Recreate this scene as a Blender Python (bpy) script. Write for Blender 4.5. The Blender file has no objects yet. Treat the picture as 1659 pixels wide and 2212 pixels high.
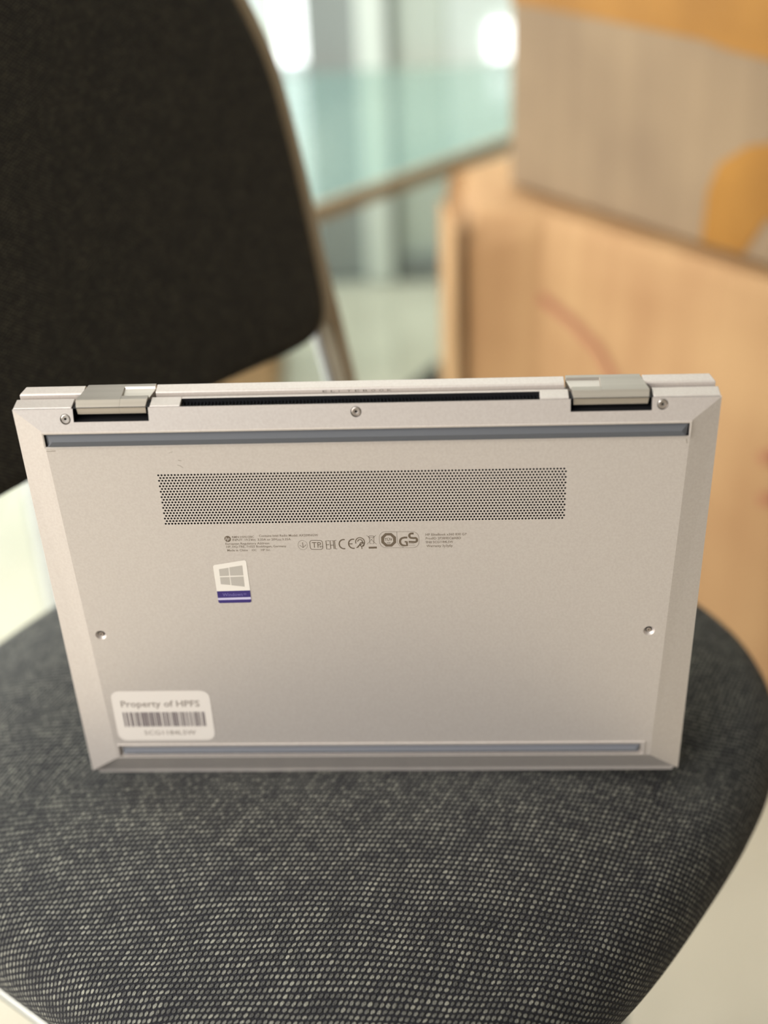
import bpy, bmesh, math, random
from mathutils import Vector, Matrix, noise
random.seed(7)
sc = bpy.context.scene
col = sc.collection

# ------------------------------------------------------------------ camera, world, lights, exposure
cam_d = bpy.data.cameras.new('camera'); cam = bpy.data.objects.new('camera', cam_d); col.objects.link(cam)
sc.camera = cam
cam_d.sensor_fit = 'VERTICAL'; cam_d.sensor_height = 36.0; cam_d.sensor_width = 27.0
cam_d.lens = 36.0 * 2800 / 2212
cam_d.clip_start = 0.05; cam_d.clip_end = 60
cam.matrix_world = Matrix(((0.999035, 0.043912, 0.0, 0.0),
                           (-0.022007, 0.500665, -0.865361, 0.0),
                           (-0.038, 0.864527, 0.501149, 0.915),
                           (0, 0, 0, 1)))
cam_d.dof.use_dof = True
cam_d.dof.focus_distance = 0.592
cam_d.dof.aperture_fstop = 2.9
cam_d.dof.aperture_blades = 0

world = bpy.data.worlds.new('world'); sc.world = world; world.use_nodes = True
bg = world.node_tree.nodes['Background']
bg.inputs['Color'].default_value = (0.93, 0.98, 1.0, 1); bg.inputs['Strength'].default_value = 0.85

def area(name, loc, target, size, power, colour, sy=None):
    l = bpy.data.lights.new(name, 'AREA'); l.energy = power; l.color = colour; l.shape = 'RECTANGLE'
    l.size = size; l.size_y = sy or size
    o = bpy.data.objects.new(name, l); col.objects.link(o); o.location = loc
    o.rotation_euler = (Vector(target) - Vector(loc)).to_track_quat('-Z', 'Y').to_euler()
    return o
area('window_light', (-1.95, -0.05, 1.45), (0, 0.6, 0.5), 1.2, 70, (1.0, 0.935, 0.87), 1.9)
area('under_table_fill', (-2.3, 2.15, 0.9), (0.3, 2.25, 0.1), 0.8, 44, (0.92, 1.0, 0.99), 1.2)  # added fill, no known source: brightens floor and wall beneath the table

area('overhead_fill', (0.0, 2.05, 2.4), (0.0, 2.10, 0.0), 1.2, 16, (0.94, 1.0, 1.0), 0.7).data.spread = math.radians(86)  # added fill from above for the far floor and table, no known lamp
area('front_window_light', (-1.25, -1.6, 2.1), (-0.02, 0.5, 0.55), 0.9, 4.6, (0.94, 0.965, 1.0), 0.7).data.spread = math.radians(70)

sc.view_settings.view_transform = 'Standard'; sc.view_settings.look = 'None'
sc.view_settings.gamma = 1; sc.view_settings.use_curve_mapping = False
sc.view_settings.exposure = 0.0

# ------------------------------------------------------------------ helpers
def lin(c):
    return tuple(((v / 255) / 12.92 if v / 255 <= 0.04045 else ((v / 255 + 0.055) / 1.055) ** 2.4) for v in c) + (1,)

def mat(name, rgb, rough=0.5, metal=0.0, spec=0.5, coat=0.0, emit=None, estr=0.0):
    m = bpy.data.materials.new(name); m.use_nodes = True
    b = m.node_tree.nodes['Principled BSDF']
    b.inputs['Base Color'].default_value = lin(rgb); b.inputs['Roughness'].default_value = rough
    b.inputs['Metallic'].default_value = metal; b.inputs['Specular IOR Level'].default_value = spec
    b.inputs['Coat Weight'].default_value = coat
    if emit:
        b.inputs['Emission Color'].default_value = lin(emit); b.inputs['Emission Strength'].default_value = estr
    return m

def N(m, t, **kw):
    n = m.node_tree.nodes.new(t)
    for k, v in kw.items(): setattr(n, k, v)
    return n

def grain(m, scale, c1, c2, stretch=(1, 1, 1), bump=0.0, detail=4, lo=0.35, hi=0.65):
    """fine two-tone noise grain in object coordinates"""
    L = m.node_tree.links; b = m.node_tree.nodes['Principled BSDF']
    tc = N(m, 'ShaderNodeTexCoord'); mp = N(m, 'ShaderNodeMapping'); mp.inputs['Scale'].default_value = stretch
    nz = N(m, 'ShaderNodeTexNoise'); nz.inputs['Scale'].default_value = scale; nz.inputs['Detail'].default_value = detail
    cr = N(m, 'ShaderNodeValToRGB'); e = cr.color_ramp.elements
    e[0].position = lo; e[0].color = lin(c1); e[1].position = hi; e[1].color = lin(c2)
    L.new(tc.outputs['Object'], mp.inputs[0]); L.new(mp.outputs[0], nz.inputs['Vector'])
    L.new(nz.outputs['Fac'], cr.inputs[0]); L.new(cr.outputs[0], b.inputs['Base Color'])
    if bump:
        bp = N(m, 'ShaderNodeBump'); bp.inputs['Strength'].default_value = bump; bp.inputs['Distance'].default_value = 0.0005
        L.new(nz.outputs['Fac'], bp.inputs['Height']); L.new(bp.outputs[0], b.inputs['Normal'])
    return m

def obj(name, bm, m, parent=None, smooth=False, bevel=0.0, seg=2, recalc=True):
    if recalc: bmesh.ops.recalc_face_normals(bm, faces=bm.faces[:])
    me = bpy.data.meshes.new(name); bm.to_mesh(me); bm.free()
    for mm in (m if isinstance(m, (list, tuple)) else [m]): me.materials.append(mm)
    o = bpy.data.objects.new(name, me); col.objects.link(o)
    if parent: o.parent = parent
    if smooth:
        for p in me.polygons: p.use_smooth = True
    if bevel:
        b = o.modifiers.new('bevel', 'BEVEL'); b.width = bevel; b.segments = seg; b.limit_method = 'ANGLE'; b.angle_limit = math.radians(25)
    return o

def thing(name, label, cat, M=None, group=None):
    o = bpy.data.objects.new(name, None); col.objects.link(o); o.empty_display_size = 0.05
    if M is not None: o.matrix_world = M
    o['label'] = label; o['category'] = cat
    if group: o['group'] = group
    return o

def structure(o): o['kind'] = 'structure'; return o

def box(bm, x0, x1, y0, y1, z0, z1):
    vs = [bm.verts.new((x, y, z)) for x in (x0, x1) for y in (y0, y1) for z in (z0, z1)]
    for f in ((0, 1, 3, 2), (4, 6, 7, 5), (0, 4, 5, 1), (2, 3, 7, 6), (0, 2, 6, 4), (1, 5, 7, 3)):
        bm.faces.new([vs[i] for i in f])
    return vs

def prism(bm, pts, z0, z1):
    """vertical prism over a plan polygon"""
    a = [bm.verts.new((x, y, z0)) for x, y in pts]; b = [bm.verts.new((x, y, z1)) for x, y in pts]
    n = len(pts); bm.faces.new(a[::-1]); bm.faces.new(b)
    for i in range(n): bm.faces.new((a[i], a[(i + 1) % n], b[(i + 1) % n], b[i]))

def tube(bm, pts, r, seg=12, cap=True):
    rings = []; n = len(pts); pts = [Vector(p) for p in pts]
    ref = Vector((0.3, 0.2, 1)).normalized()
    for i, p in enumerate(pts):
        t = (pts[min(i + 1, n - 1)] - pts[max(i - 1, 0)]).normalized()
        u = t.cross(ref)
        if u.length < 1e-3: u = t.cross(Vector((1, 0, 0)))
        u.normalize(); v = t.cross(u)
        rr = r[i] if isinstance(r, (list, tuple)) else r
        rings.append([bm.verts.new(p + u * rr * math.cos(2 * math.pi * k / seg) + v * rr * math.sin(2 * math.pi * k / seg)) for k in range(seg)])
    for a, b in zip(rings, rings[1:]):
        for k in range(seg): bm.faces.new((a[k], a[(k + 1) % seg], b[(k + 1) % seg], b[k]))
    if cap: bm.faces.new(rings[0][::-1]); bm.faces.new(rings[-1])

# ------------------------------------------------------------------ materials
M_alu = mat('silver_anodised', (214, 206, 199), 0.41, 0.46)
grain(M_alu, 900, (211, 202, 195), (217, 209, 202), bump=0.02)
M_alu_d = mat('silver_hinge_brushed', (208, 200, 188), 0.32, 0.8)
grain(M_alu_d, 300, (188, 180, 171), (200, 192, 183), stretch=(0.02, 1, 1), bump=0.03)
M_rubber = mat('grey_rubber', (92, 94, 98), 0.55, 0.0, 0.4)
M_rubber2 = mat('blue_grey_rubber', (108, 110, 116), 0.55, 0.0, 0.3)
M_black = mat('black_cavity', (8, 8, 13), 0.6)
M_dark = mat('dark_cavity', (30, 30, 38), 0.5)
M_fin = mat('dark_grey_fin', (20, 21, 30), 0.5, 0.1)
M_steel = mat('screw_steel', (206, 196, 186), 0.28, 0.85)
M_screw_dull = mat('dull_screw', (170, 156, 142), 0.5, 0.3)
M_print = mat('grey_print', (104, 90, 74), 0.6)
M_print_s = mat('grey_print_small', (120, 107, 92), 0.6)
M_spine = mat('spine_print', (120, 112, 104), 0.5)
M_paper = mat('sticker_white', (236, 229, 218), 0.45)
M_paper2 = mat('label_white', (230, 222, 213), 0.5)
M_pane = mat('sticker_pane_grey', (196, 190, 182), 0.35, 0.3)
M_navy = mat('sticker_purple', (56, 42, 112), 0.4)
M_lilac = mat('sticker_lilac', (206, 200, 226), 0.4)
M_lilac2 = mat('sticker_text', (128, 118, 178), 0.4)
M_barc = mat('barcode_ink', (112, 100, 102), 0.6)
M_barc2 = mat('label_ink', (150, 138, 128), 0.6)
M_scuff = mat('scuff_grey', (150, 138, 124), 0.6)
M_screen = mat('screen_black', (10, 10, 12), 0.1)
M_chrome = mat('chrome', (205, 212, 220), 0.12, 1.0)
M_pan = mat('grey_plastic_pan', (112, 114, 108), 0.5)
M_shell = mat('brown_grey_plastic', (172, 158, 134), 0.5)
M_tape = mat('amber_tape', (190, 138, 62), 0.55, 0, 0.2)
grain(M_tape, 9, (132, 90, 34), (154, 108, 44), lo=0.3, hi=0.7)
M_red = mat('red_marker', (150, 96, 68), 0.7)
M_glass = mat('mint_glass', (160, 196, 182), 0.16, 0.0, 0.6, 0.3)
grain(M_glass, 2.2, (146, 178, 172), (182, 204, 192), stretch=(2.2, 0.6, 1), detail=1)
M_edge = mat('glass_edge_tan', (150, 132, 104), 0.4)
M_wall = mat('wall_blue_grey', (200, 210, 212), 0.6)
M_pgrey = mat('panel_grey', (136, 140, 137), 0.45)
M_plight = mat('frame_pale', (212, 218, 210), 0.35)
M_pgreen = mat('panel_green_grey', (188, 196, 186), 0.45)
M_pwhite = mat('panel_white', (200, 208, 202), 0.45)
M_glow = mat('daylight_and_glare_glow', (255, 255, 255), 0.3, emit=(250, 255, 255), estr=1.5)  # glow shared by the window slit and the added table highlight strip
M_day3 = mat('daylight_door', (255, 255, 255), 0.3, emit=(240, 255, 250), estr=1.0)
M_floor = mat('floor_joint', (160, 160, 148), 0.6)
M_tile = mat('pale_tile', (216, 218, 202), 0.16, 0, 0.5)
grain(M_tile, 3.0, (182, 174, 156), (196, 188, 170), detail=3)
M_blackobj = mat('black_rubber', (24, 22, 20), 0.6)

def cardboard(name, c1, c2):
    m = mat(name, c1, 0.75, 0, 0.25)
    L = m.node_tree.links; b = m.node_tree.nodes['Principled BSDF']
    tc = N(m, 'ShaderNodeTexCoord')
    mp = N(m, 'ShaderNodeMapping'); mp.inputs['Scale'].default_value = (22, 22, 0.35)
    nz = N(m, 'ShaderNodeTexNoise'); nz.inputs['Scale'].default_value = 2.2; nz.inputs['Detail'].default_value = 3
    nb = N(m, 'ShaderNodeTexNoise'); nb.inputs['Scale'].default_value = 5.0; nb.inputs['Detail'].default_value = 2
    mx = N(m, 'ShaderNodeMath', operation='ADD'); ml = N(m, 'ShaderNodeMath', operation='MULTIPLY'); ml.inputs[1].default_value = 0.38
    cr = N(m, 'ShaderNodeValToRGB'); e = cr.color_ramp.elements
    e[0].position = 0.50; e[0].color = lin(c1); e[1].position = 0.85; e[1].color = lin(c2)
    L.new(tc.outputs['Object'], mp.inputs[0]); L.new(mp.outputs[0], nz.inputs['Vector']); L.new(tc.outputs['Object'], nb.inputs['Vector'])
    L.new(nz.outputs['Fac'], ml.inputs[0]); L.new(ml.outputs[0], mx.inputs[0]); L.new(nb.outputs['Fac'], mx.inputs[1])
    L.new(mx.outputs[0], cr.inputs[0]); L.new(cr.outputs[0], b.inputs['Base Color'])
    bp = N(m, 'ShaderNodeBump'); bp.inputs['Strength'].default_value = 0.3; bp.inputs['Distance'].default_value = 0.002
    L.new(nz.outputs['Fac'], bp.inputs['Height']); L.new(bp.outputs[0], b.inputs['Normal'])
    return m
M_card_u = cardboard('cardboard_grey_tan', (124, 104, 82), (142, 121, 95))
M_card_l = cardboard('cardboard_orange_tan', (154, 117, 81), (172, 137, 97))

def weave(name, pitch, dark, light, hi_light, ang=0.0, low=0.25):
    """woven cloth: slanted light yarn dots on dark yarn; UV in metres"""
    m = mat(name, dark, 0.9, 0, 0.15)
    L = m.node_tree.links; b = m.node_tree.nodes['Principled BSDF']
    def MA(op, a, c=None, d=None):
        n = N(m, 'ShaderNodeMath', operation=op)
        for i, v in enumerate((a, c, d)):
            if v is None: continue
            if isinstance(v, (int, float)): n.inputs[i].default_value = v
            else: L.new(v, n.inputs[i])
        return n.outputs[0]
    uv = N(m, 'ShaderNodeUVMap'); uv.uv_map = 'UVMap'
    mp = N(m, 'ShaderNodeMapping'); mp.inputs['Scale'].default_value = (1 / pitch[0], 1 / pitch[1], 1); mp.inputs['Rotation'].default_value = (0, 0, ang)
    L.new(uv.outputs[0], mp.inputs[0])
    wn = N(m, 'ShaderNodeTexNoise'); wn.inputs['Scale'].default_value = 0.10; wn.inputs['Detail'].default_value = 1
    wn2 = N(m, 'ShaderNodeTexNoise'); wn2.inputs['Scale'].default_value = 1.1; wn2.inputs['Detail'].default_value = 2
    L.new(mp.outputs[0], wn.inputs['Vector']); L.new(mp.outputs[0], wn2.inputs['Vector'])
    def warp(src, fac):
        v = N(m, 'ShaderNodeVectorMath', operation='SUBTRACT'); L.new(src.outputs['Color'], v.inputs[0]); v.inputs[1].default_value = (0.5, 0.5, 0.5)
        s = N(m, 'ShaderNodeVectorMath', operation='SCALE'); L.new(v.outputs[0], s.inputs[0]); s.inputs['Scale'].default_value = fac
        return s.outputs[0]
    ad = N(m, 'ShaderNodeVectorMath', operation='ADD'); L.new(mp.outputs[0], ad.inputs[0]); L.new(warp(wn, 0.9), ad.inputs[1])
    ad2 = N(m, 'ShaderNodeVectorMath', operation='ADD'); L.new(ad.outputs[0], ad2.inputs[0]); L.new(warp(wn2, 0.30), ad2.inputs[1])
    sp = N(m, 'ShaderNodeSeparateXYZ'); L.new(ad2.outputs[0], sp.inputs[0])
    row = MA('FLOOR', sp.outputs[1])
    half = MA('MULTIPLY', MA('FLOORED_MODULO', row, 2.0), 0.5)
    xs = MA('ADD', sp.outputs[0], half)
    cx = MA('FLOOR', xs)
    fx = MA('SUBTRACT', MA('FRACT', xs), 0.5); fy = MA('SUBTRACT', MA('FRACT', sp.outputs[1]), 0.5)
    a = math.radians(38); ca, sa = math.cos(a), math.sin(a)
    p = MA('ADD', MA('MULTIPLY', fx, ca), MA('MULTIPLY', fy, sa))
    q = MA('SUBTRACT', MA('MULTIPLY', fy, ca), MA('MULTIPLY', fx, sa))
    d = MA('SQRT', MA('ADD', MA('POWER', MA('ABSOLUTE', MA('DIVIDE', p, 0.54)), 2.0), MA('POWER', MA('ABSOLUTE', MA('DIVIDE', q, 0.33)), 2.0)))
    dot = N(m, 'ShaderNodeMapRange'); dot.interpolation_type = 'SMOOTHSTEP'
    dot.inputs['From Min'].default_value = 1.12; dot.inputs['From Max'].default_value = 0.55
    L.new(d, dot.inputs['Value'])
    cb = N(m, 'ShaderNodeCombineXYZ'); L.new(cx, cb.inputs[0]); L.new(row, cb.inputs[1])
    wh = N(m, 'ShaderNodeTexWhiteNoise', noise_dimensions='2D'); L.new(cb.outputs[0], wh.inputs['Vector'])
    lowf = N(m, 'ShaderNodeTexNoise'); lowf.inputs['Scale'].default_value = 0.16; lowf.inputs['Detail'].default_value = 2
    L.new(mp.outputs[0], lowf.inputs['Vector'])
    fib = N(m, 'ShaderNodeTexNoise'); fib.inputs['Scale'].default_value = 5.0; fib.inputs['Detail'].default_value = 3
    L.new(mp.outputs[0], fib.inputs['Vector'])
    w = MA('MULTIPLY', MA('POWER', wh.outputs['Value'], 1.2), 0.55)
    w = MA('ADD', w, MA('MULTIPLY', MA('SUBTRACT', lowf.outputs['Fac'], 0.5), 0.7))
    w = MA('ADD', w, 0.10)
    w = MA('ADD', w, MA('MULTIPLY', MA('SUBTRACT', fib.outputs['Fac'], 0.5), 1.0))
    yr = N(m, 'ShaderNodeValToRGB'); e = yr.color_ramp.elements
    e[0].position = 0.0; e[0].color = lin(tuple((x + y) / 2 for x, y in zip(dark, light)))
    e[1].position = 1.0; e[1].color = lin(hi_light)
    mid = yr.color_ramp.elements.new(0.45); mid.color = lin(light)
    L.new(w, yr.inputs[0])
    fib2 = N(m, 'ShaderNodeTexNoise'); fib2.inputs['Scale'].default_value = 7.0; fib2.inputs['Detail'].default_value = 3
    L.new(mp.outputs[0], fib2.inputs['Vector'])
    dk = N(m, 'ShaderNodeValToRGB'); e = dk.color_ramp.elements
    e[0].position = 0.45; e[0].color = lin(dark); e[1].position = 0.72; e[1].color = lin(tuple(v * 1.9 + 14 for v in dark))
    L.new(fib2.outputs['Fac'], dk.inputs[0])
    mx = N(m, 'ShaderNodeMix', data_type='RGBA'); L.new(dot.outputs[0], mx.inputs['Factor'])
    L.new(dk.outputs[0], mx.inputs['A']); L.new(yr.outputs[0], mx.inputs['B'])
    L.new(mx.outputs['Result'], b.inputs['Base Color'])
    h = MA('ADD', dot.outputs[0], MA('MULTIPLY', fib.outputs['Fac'], 0.5))
    bp = N(m, 'ShaderNodeBump'); bp.inputs['Strength'].default_value = 0.8; bp.inputs['Distance'].default_value = 0.0012
    L.new(h, bp.inputs['Height']); L.new(bp.outputs[0], b.inputs['Normal'])
    b.inputs['Sheen Weight'].default_value = 0.08; b.inputs['Sheen Roughness'].default_value = 0.6
    return m
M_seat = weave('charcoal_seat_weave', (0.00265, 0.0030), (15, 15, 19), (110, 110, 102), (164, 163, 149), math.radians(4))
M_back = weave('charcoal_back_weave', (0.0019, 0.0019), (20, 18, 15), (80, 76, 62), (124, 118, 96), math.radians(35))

def see_through(m, tint, fac):
    L_ = m.node_tree.links; out = m.node_tree.nodes['Material Output']; b = m.node_tree.nodes['Principled BSDF']
    t = N(m, 'ShaderNodeBsdfTransparent'); t.inputs[0].default_value = lin(tint)
    mx = N(m, 'ShaderNodeMixShader'); mx.inputs[0].default_value = fac
    L_.new(b.outputs[0], mx.inputs[1]); L_.new(t.outputs[0], mx.inputs[2]); L_.new(mx.outputs[0], out.inputs[0])
see_through(M_glass, (242, 248, 246), 0.78)

# ------------------------------------------------------------------ setting: floor, tiles, back wall
bm = bmesh.new(); box(bm, -3.6, 3.0, -2.4, 3.6, -0.06, -0.004)
floor = structure(obj('floor', bm, M_floor))
bm = bmesh.new(); box(bm, -0.2992, 0.2992, -0.2992, 0.2992, -0.010, 0.0)
tile0 = obj('floor_tile', bm, M_tile, floor, bevel=0.0012)
first = True
for i in range(-5, 5):
    for j in range(-4, 5):
        t = tile0 if first else tile0.copy()
        if not first: col.objects.link(t)
        first = False
        t.parent = floor
        t.location = (0.335 + 0.6 * i, -0.20 + 0.6 * j, random.uniform(-0.0003, 0))

bm = bmesh.new(); box(bm, -0.62, 1.9, 2.56, 2.68, 0, 2.5)
structure(obj('wall_back', bm, M_wall))
bm = bmesh.new(); box(bm, 1.9, 2.0, -2.4, 3.6, 0, 2.6)
structure(obj('unseen_wall_right', bm, mat('unseen_wall_brown', (112, 92, 72), 0.7)))  # unseen wall, added to darken the light from the right
bm = bmesh.new(); box(bm, -0.9, 2.0, -2.5, -2.4, 0, 2.6)
structure(obj('unseen_wall_front', bm, mat('unseen_wall_grey', (136, 124, 114), 0.7)))  # unseen wall behind the camera, added to dim frontal ambient light
bm = bmesh.new(); box(bm, -1.7, 2.0, -2.5, 2.68, 2.6, 2.7)
structure(obj('unseen_ceiling', bm, mat('ceiling_white', (214, 214, 210), 0.8)))  # unseen slab overhead, added so sky light enters only from the left
def panel(name, m, x0, x1, y0, y1, z0=0.0, z1=2.5, bev=0.004):
    bm = bmesh.new(); box(bm, x0, x1, y0, y1, z0, z1)
    return structure(obj(name, bm, m, bevel=bev))
panel('window_1', M_glow, -0.160, -0.112, 2.545, 2.555, 0.43, 2.3, 0)
panel('trim_4', M_wall, -0.160, -0.112, 2.535, 2.56, 0.0, 0.43)
panel('trim_1', M_plight, -0.190, -0.162, 2.53, 2.56)
panel('door_1', M_pgrey, -0.110, -0.012, 2.535, 2.56)
panel('trim_2', M_plight, -0.012, 0.042, 2.505, 2.56)
panel('trim_3', M_pgrey, 0.042, 0.056, 2.53, 2.56)
panel('door_2', M_pgreen, 0.058, 0.155, 2.54, 2.56)
panel('door_3', M_pwhite, 0.157, 1.9, 2.53, 2.56)
panel('table_glare_strip', M_glow, 0.235, 0.62, 2.515, 2.53, 0.425, 0.485, 0)  # glowing strip put in for the bright highlight on the glass table
panel('window_3', M_day3, -2.4, -0.72, 2.545, 2.555, 0.06, 2.3, 0)
panel('trim_5', M_plight, -0.72, -0.64, 2.52, 2.56)
panel('baseboard_back', M_pgrey, 0.058, 0.155, 2.522, 2.54, 0.0, 0.05)

# ------------------------------------------------------------------ glass table against the wall
tb = thing('glass_table', 'mint glass table with a tan front edge standing against the pale back wall', 'table',
           Matrix.Translation((0.1, 2.1, 0)))
tp = [(-0.46, 1.243), (-0.081, 1.654), (0.217, 1.975), (0.50, 2.28), (0.50, 2.50), (-0.85, 2.50), (-0.85, 1.243)]
tp = [(x - 0.1, y - 2.1) for x, y in tp]
bm = bmesh.new(); prism(bm, tp, 0.411, 0.420); obj('table_top', bm, M_glass, tb, bevel=0.001)
a = Vector((-0.46 - 0.1, 1.243 - 2.1, 0)); b_ = Vector((0.50 - 0.1, 2.28 - 2.1, 0)); dv = (b_ - a).normalized(); nv = Vector((dv.y, -dv.x, 0))
bm = bmesh.new(); prism(bm, [tuple(v.xy) for v in (a, b_, b_ + nv * 0.010, a + nv * 0.010)], 0.398, 0.421)
obj('edge_trim', bm, M_edge, tb, bevel=0.002)['label'] = 'tan edge strip'
for lx, ly in ((-0.50, -0.78), (0.36, 0.22), (-0.90, 0.33), (-0.90, -0.78)):
    bm = bmesh.new(); tube(bm, [(lx, ly, 0.0), (lx, ly, 0.411)], 0.016); obj('leg', bm, M_chrome, tb, smooth=False)

# ------------------------------------------------------------------ cardboard boxes
E1 = Vector((0.562, -0.827, 0)).normalized(); E2 = Vector((0.827, 0.562, 0)).normalized()
UA = Vector((0.163, 1.501, 0))
def plan(o, pts): return [tuple((o + E1 * a + E2 * b).xy) for a, b in pts]
up_o = UA + E1 * 0.25 + E2 * 0.2
ub = thing('cardboard_box', 'upper cardboard box with amber tape along its top, stacked on the other', 'box', Matrix.Translation((up_o.x, up_o.y, 0.482)))
def loc_plan(o, base, pts): return [((base + E1 * a + E2 * b) - o).xy[:] for a, b in pts]
bm = bmesh.new(); prism(bm, loc_plan(up_o, UA, [(0, 0), (0.60, 0), (0.60, 0.42), (0, 0.42)]), 0.0, 0.262)
obj('carton', bm, M_card_u, ub, bevel=0.004)
# closed top flaps with seam
for k, (b0, b1) in enumerate(((0.0, 0.209), (0.211, 0.42))):
    bm = bmesh.new(); prism(bm, loc_plan(up_o, UA, [(0, b0), (0.60, b0), (0.60, b1), (0, b1)]), 0.262, 0.266)
    obj('flap', bm, M_card_u, ub, bevel=0.0015)
def face_strip(name, pts, m, parent, off, o, base, th=0.0008):
    """thin sheet lying on the front face of a box: pts are (along E1, height)"""
    bm = bmesh.new()
    f = [bm.verts.new((base + E1 * a - E2 * (off + th)) - Vector((o.x, o.y, 0)) + Vector((0, 0, z))) for a, z in pts]
    g = [bm.verts.new((base + E1 * a - E2 * off) - Vector((o.x, o.y, 0)) + Vector((0, 0, z))) for a, z in pts]
    n = len(f); bm.faces.new(f); bm.faces.new(g[::-1])
    for i in range(n): bm.faces.new((f[i], g[i], g[(i + 1) % n], f[(i + 1) % n]))
    return obj(name, bm, m, parent)
Z0 = 0.482
face_strip('tape', [(0.0, 0.682 - Z0), (0.14, 0.680 - Z0), (0.30, 0.676 - Z0), (0.60, 0.670 - Z0), (0.60, 0.748 - Z0), (0.0, 0.748 - Z0)], M_tape, ub, 0.0004, up_o, UA)
face_strip('tape', [(0.245, 0.683 - Z0), (0.31, 0.672 - Z0), (0.60, 0.655 - Z0), (0.60, 0.735 - Z0), (0.245, 0.735 - Z0)], M_tape, ub, 0.0014, up_o, UA)
face_strip('tape', [(0.298, 0.003), (0.300, 0.055), (0.312, 0.085), (0.345, 0.108), (0.40, 0.124), (0.46, 0.124), (0.46, 0.04), (0.375, 0.045), (0.352, 0.004)], M_tape, ub, 0.0004, up_o, UA)

lo_pts = [(0.110, 1.435), (0.190, 1.388), (0.60, 0.845), (1.02, 1.13), (0.63, 1.72), (0.185, 1.66), (0.093, 1.575), (0.1085, 1.56)]
lo_o = Vector((0.5, 1.3, 0))
lb = thing('cardboard_box', 'lower cardboard box with crushed left corner and faint red marks, standing on the floor', 'box', Matrix.Translation(lo_o))
bm = bmesh.new()
lp = [(x - lo_o.x, y - lo_o.y) for x, y in lo_pts]
levels = [(0.0, 0.0), (0.16, 0.002), (0.30, 0.004), (0.42, 0.003), (0.462, -0.001), (0.478, -0.006)]
rings = []
cx = sum(p[0] for p in lp) / len(lp); cy = sum(p[1] for p in lp) / len(lp)
for z, g in levels:
    ring = []
    for i, (x, y) in enumerate(lp):
        d = Vector((x - cx, y - cy)).normalized() * g
        k = 1.0
        if i in (0, 7) and z > 0.44: d = Vector((0.012, 0.012)) * ((z - 0.44) / 0.038)
        ring.append(bm.verts.new((x + d.x, y + d.y, z - (0.006 if (i == 0 and z > 0.47) else 0))))
    rings.append(ring)
for r0, r1 in zip(rings, rings[1:]):
    n = len(r0)
    for i in range(n): bm.faces.new((r0[i], r0[(i + 1) % n], r1[(i + 1) % n], r1[i]))
bm.faces.new(rings[0][::-1]); bm.faces.new(rings[-1])
obj('carton', bm, M_card_l, lb, bevel=0.003)
bm = bmesh.new()
prism(bm, [(x - lo_o.x, y - lo_o.y) for x, y in ((0.0825, 1.53), (0.0865, 1.534), (0.0965, 1.422), (0.093, 1.420))][::-1], 0.004, 0.455)
obj('flap', bm, M_card_l, lb)['label'] = 'pale loose side flap'
def mark(pts, wd, base=UA + E1 * 0 - E2 * 0.0):
    bm = bmesh.new(); P = []
    for i, (a, z) in enumerate(pts):
        t = Vector((pts[min(i + 1, len(pts) - 1)][0] - pts[max(i - 1, 0)][0], pts[min(i + 1, len(pts) - 1)][1] - pts[max(i - 1, 0)][1])).normalized()
        nn = Vector((-t.y, t.x)) * wd / 2
        P.append(((a + nn.x, z + nn.y), (a - nn.x, z - nn.y)))
    # plane of the lower box face from K (0.1915,1.445) to (0.60,0.845)
    K = Vector((0.190, 1.388, 0)); D = (Vector((0.60, 0.845, 0)) - K).normalized(); Nn = Vector((D.y, -D.x, 0))
    def w(a, z):
        p = K + D * a + Nn * 0.0052 - lo_o; return Vector((p.x, p.y, z))
    V = [(bm.verts.new(w(*l)), bm.verts.new(w(*r))) for l, r in P]
    for a, b in zip(V, V[1:]): bm.faces.new((a[0], b[0], b[1], a[1]))
    return obj('red_mark', bm, M_red, lb)
mark([(0.00, 0.385), (0.045, 0.372), (0.09, 0.350), (0.115, 0.325), (0.128, 0.29)], 0.012)
mark([(0.128, 0.31), (0.150, 0.322), (0.165, 0.30), (0.17, 0.27)], 0.010)
mark([(0.315, 0.300), (0.335, 0.315), (0.350, 0.300), (0.345, 0.27), (0.32, 0.255)], 0.012)
mark([(0.345, 0.27), (0.37, 0.235), (0.41, 0.21)], 0.010)

bb_o = Vector((-0.30, 2.02, 0))
bb = thing('cardboard_box', 'low brown cardboard box on the floor behind the chair backrest', 'box', Matrix.Translation(bb_o))
bm = bmesh.new(); box(bm, -0.14, 0.137, -0.12, 0.15, 0, 0.20); obj('carton', bm, cardboard('cardboard_brown', (146, 118, 86), (160, 132, 98)), bb, bevel=0.004)
for s in (0, 1):
    bm = bmesh.new(); box(bm, -0.14, 0.137, -0.12 + 0.136 * s, 0.0145 + 0.1355 * s, 0.2, 0.204); obj('flap', bm, M_card_u, bb, bevel=0.001)

dk = thing('floor_wedge', 'small black wedge-shaped piece on the floor left of the lower cardboard box', 'wedge', Matrix.Translation((0.073, 1.95, 0)))  # unidentified dark piece, modelled as a plain wedge shape
bm = bmesh.new()
vs = [bm.verts.new(v) for v in ((-0.035, -0.02, 0), (0.03, -0.02, 0), (0.03, 0.02, 0), (-0.035, 0.02, 0), (0.03, -0.02, 0.06), (0.03, 0.02, 0.06), (-0.035, -0.02, 0.006), (-0.035, 0.02, 0.006))]
for f in ((0, 1, 2, 3), (0, 6, 4, 1), (3, 2, 5, 7), (1, 4, 5, 2), (0, 3, 7, 6), (6, 7, 5, 4)): bm.faces.new([vs[i] for i in f])
obj('wedge_body', bm, M_blackobj, dk, bevel=0.002)

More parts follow.
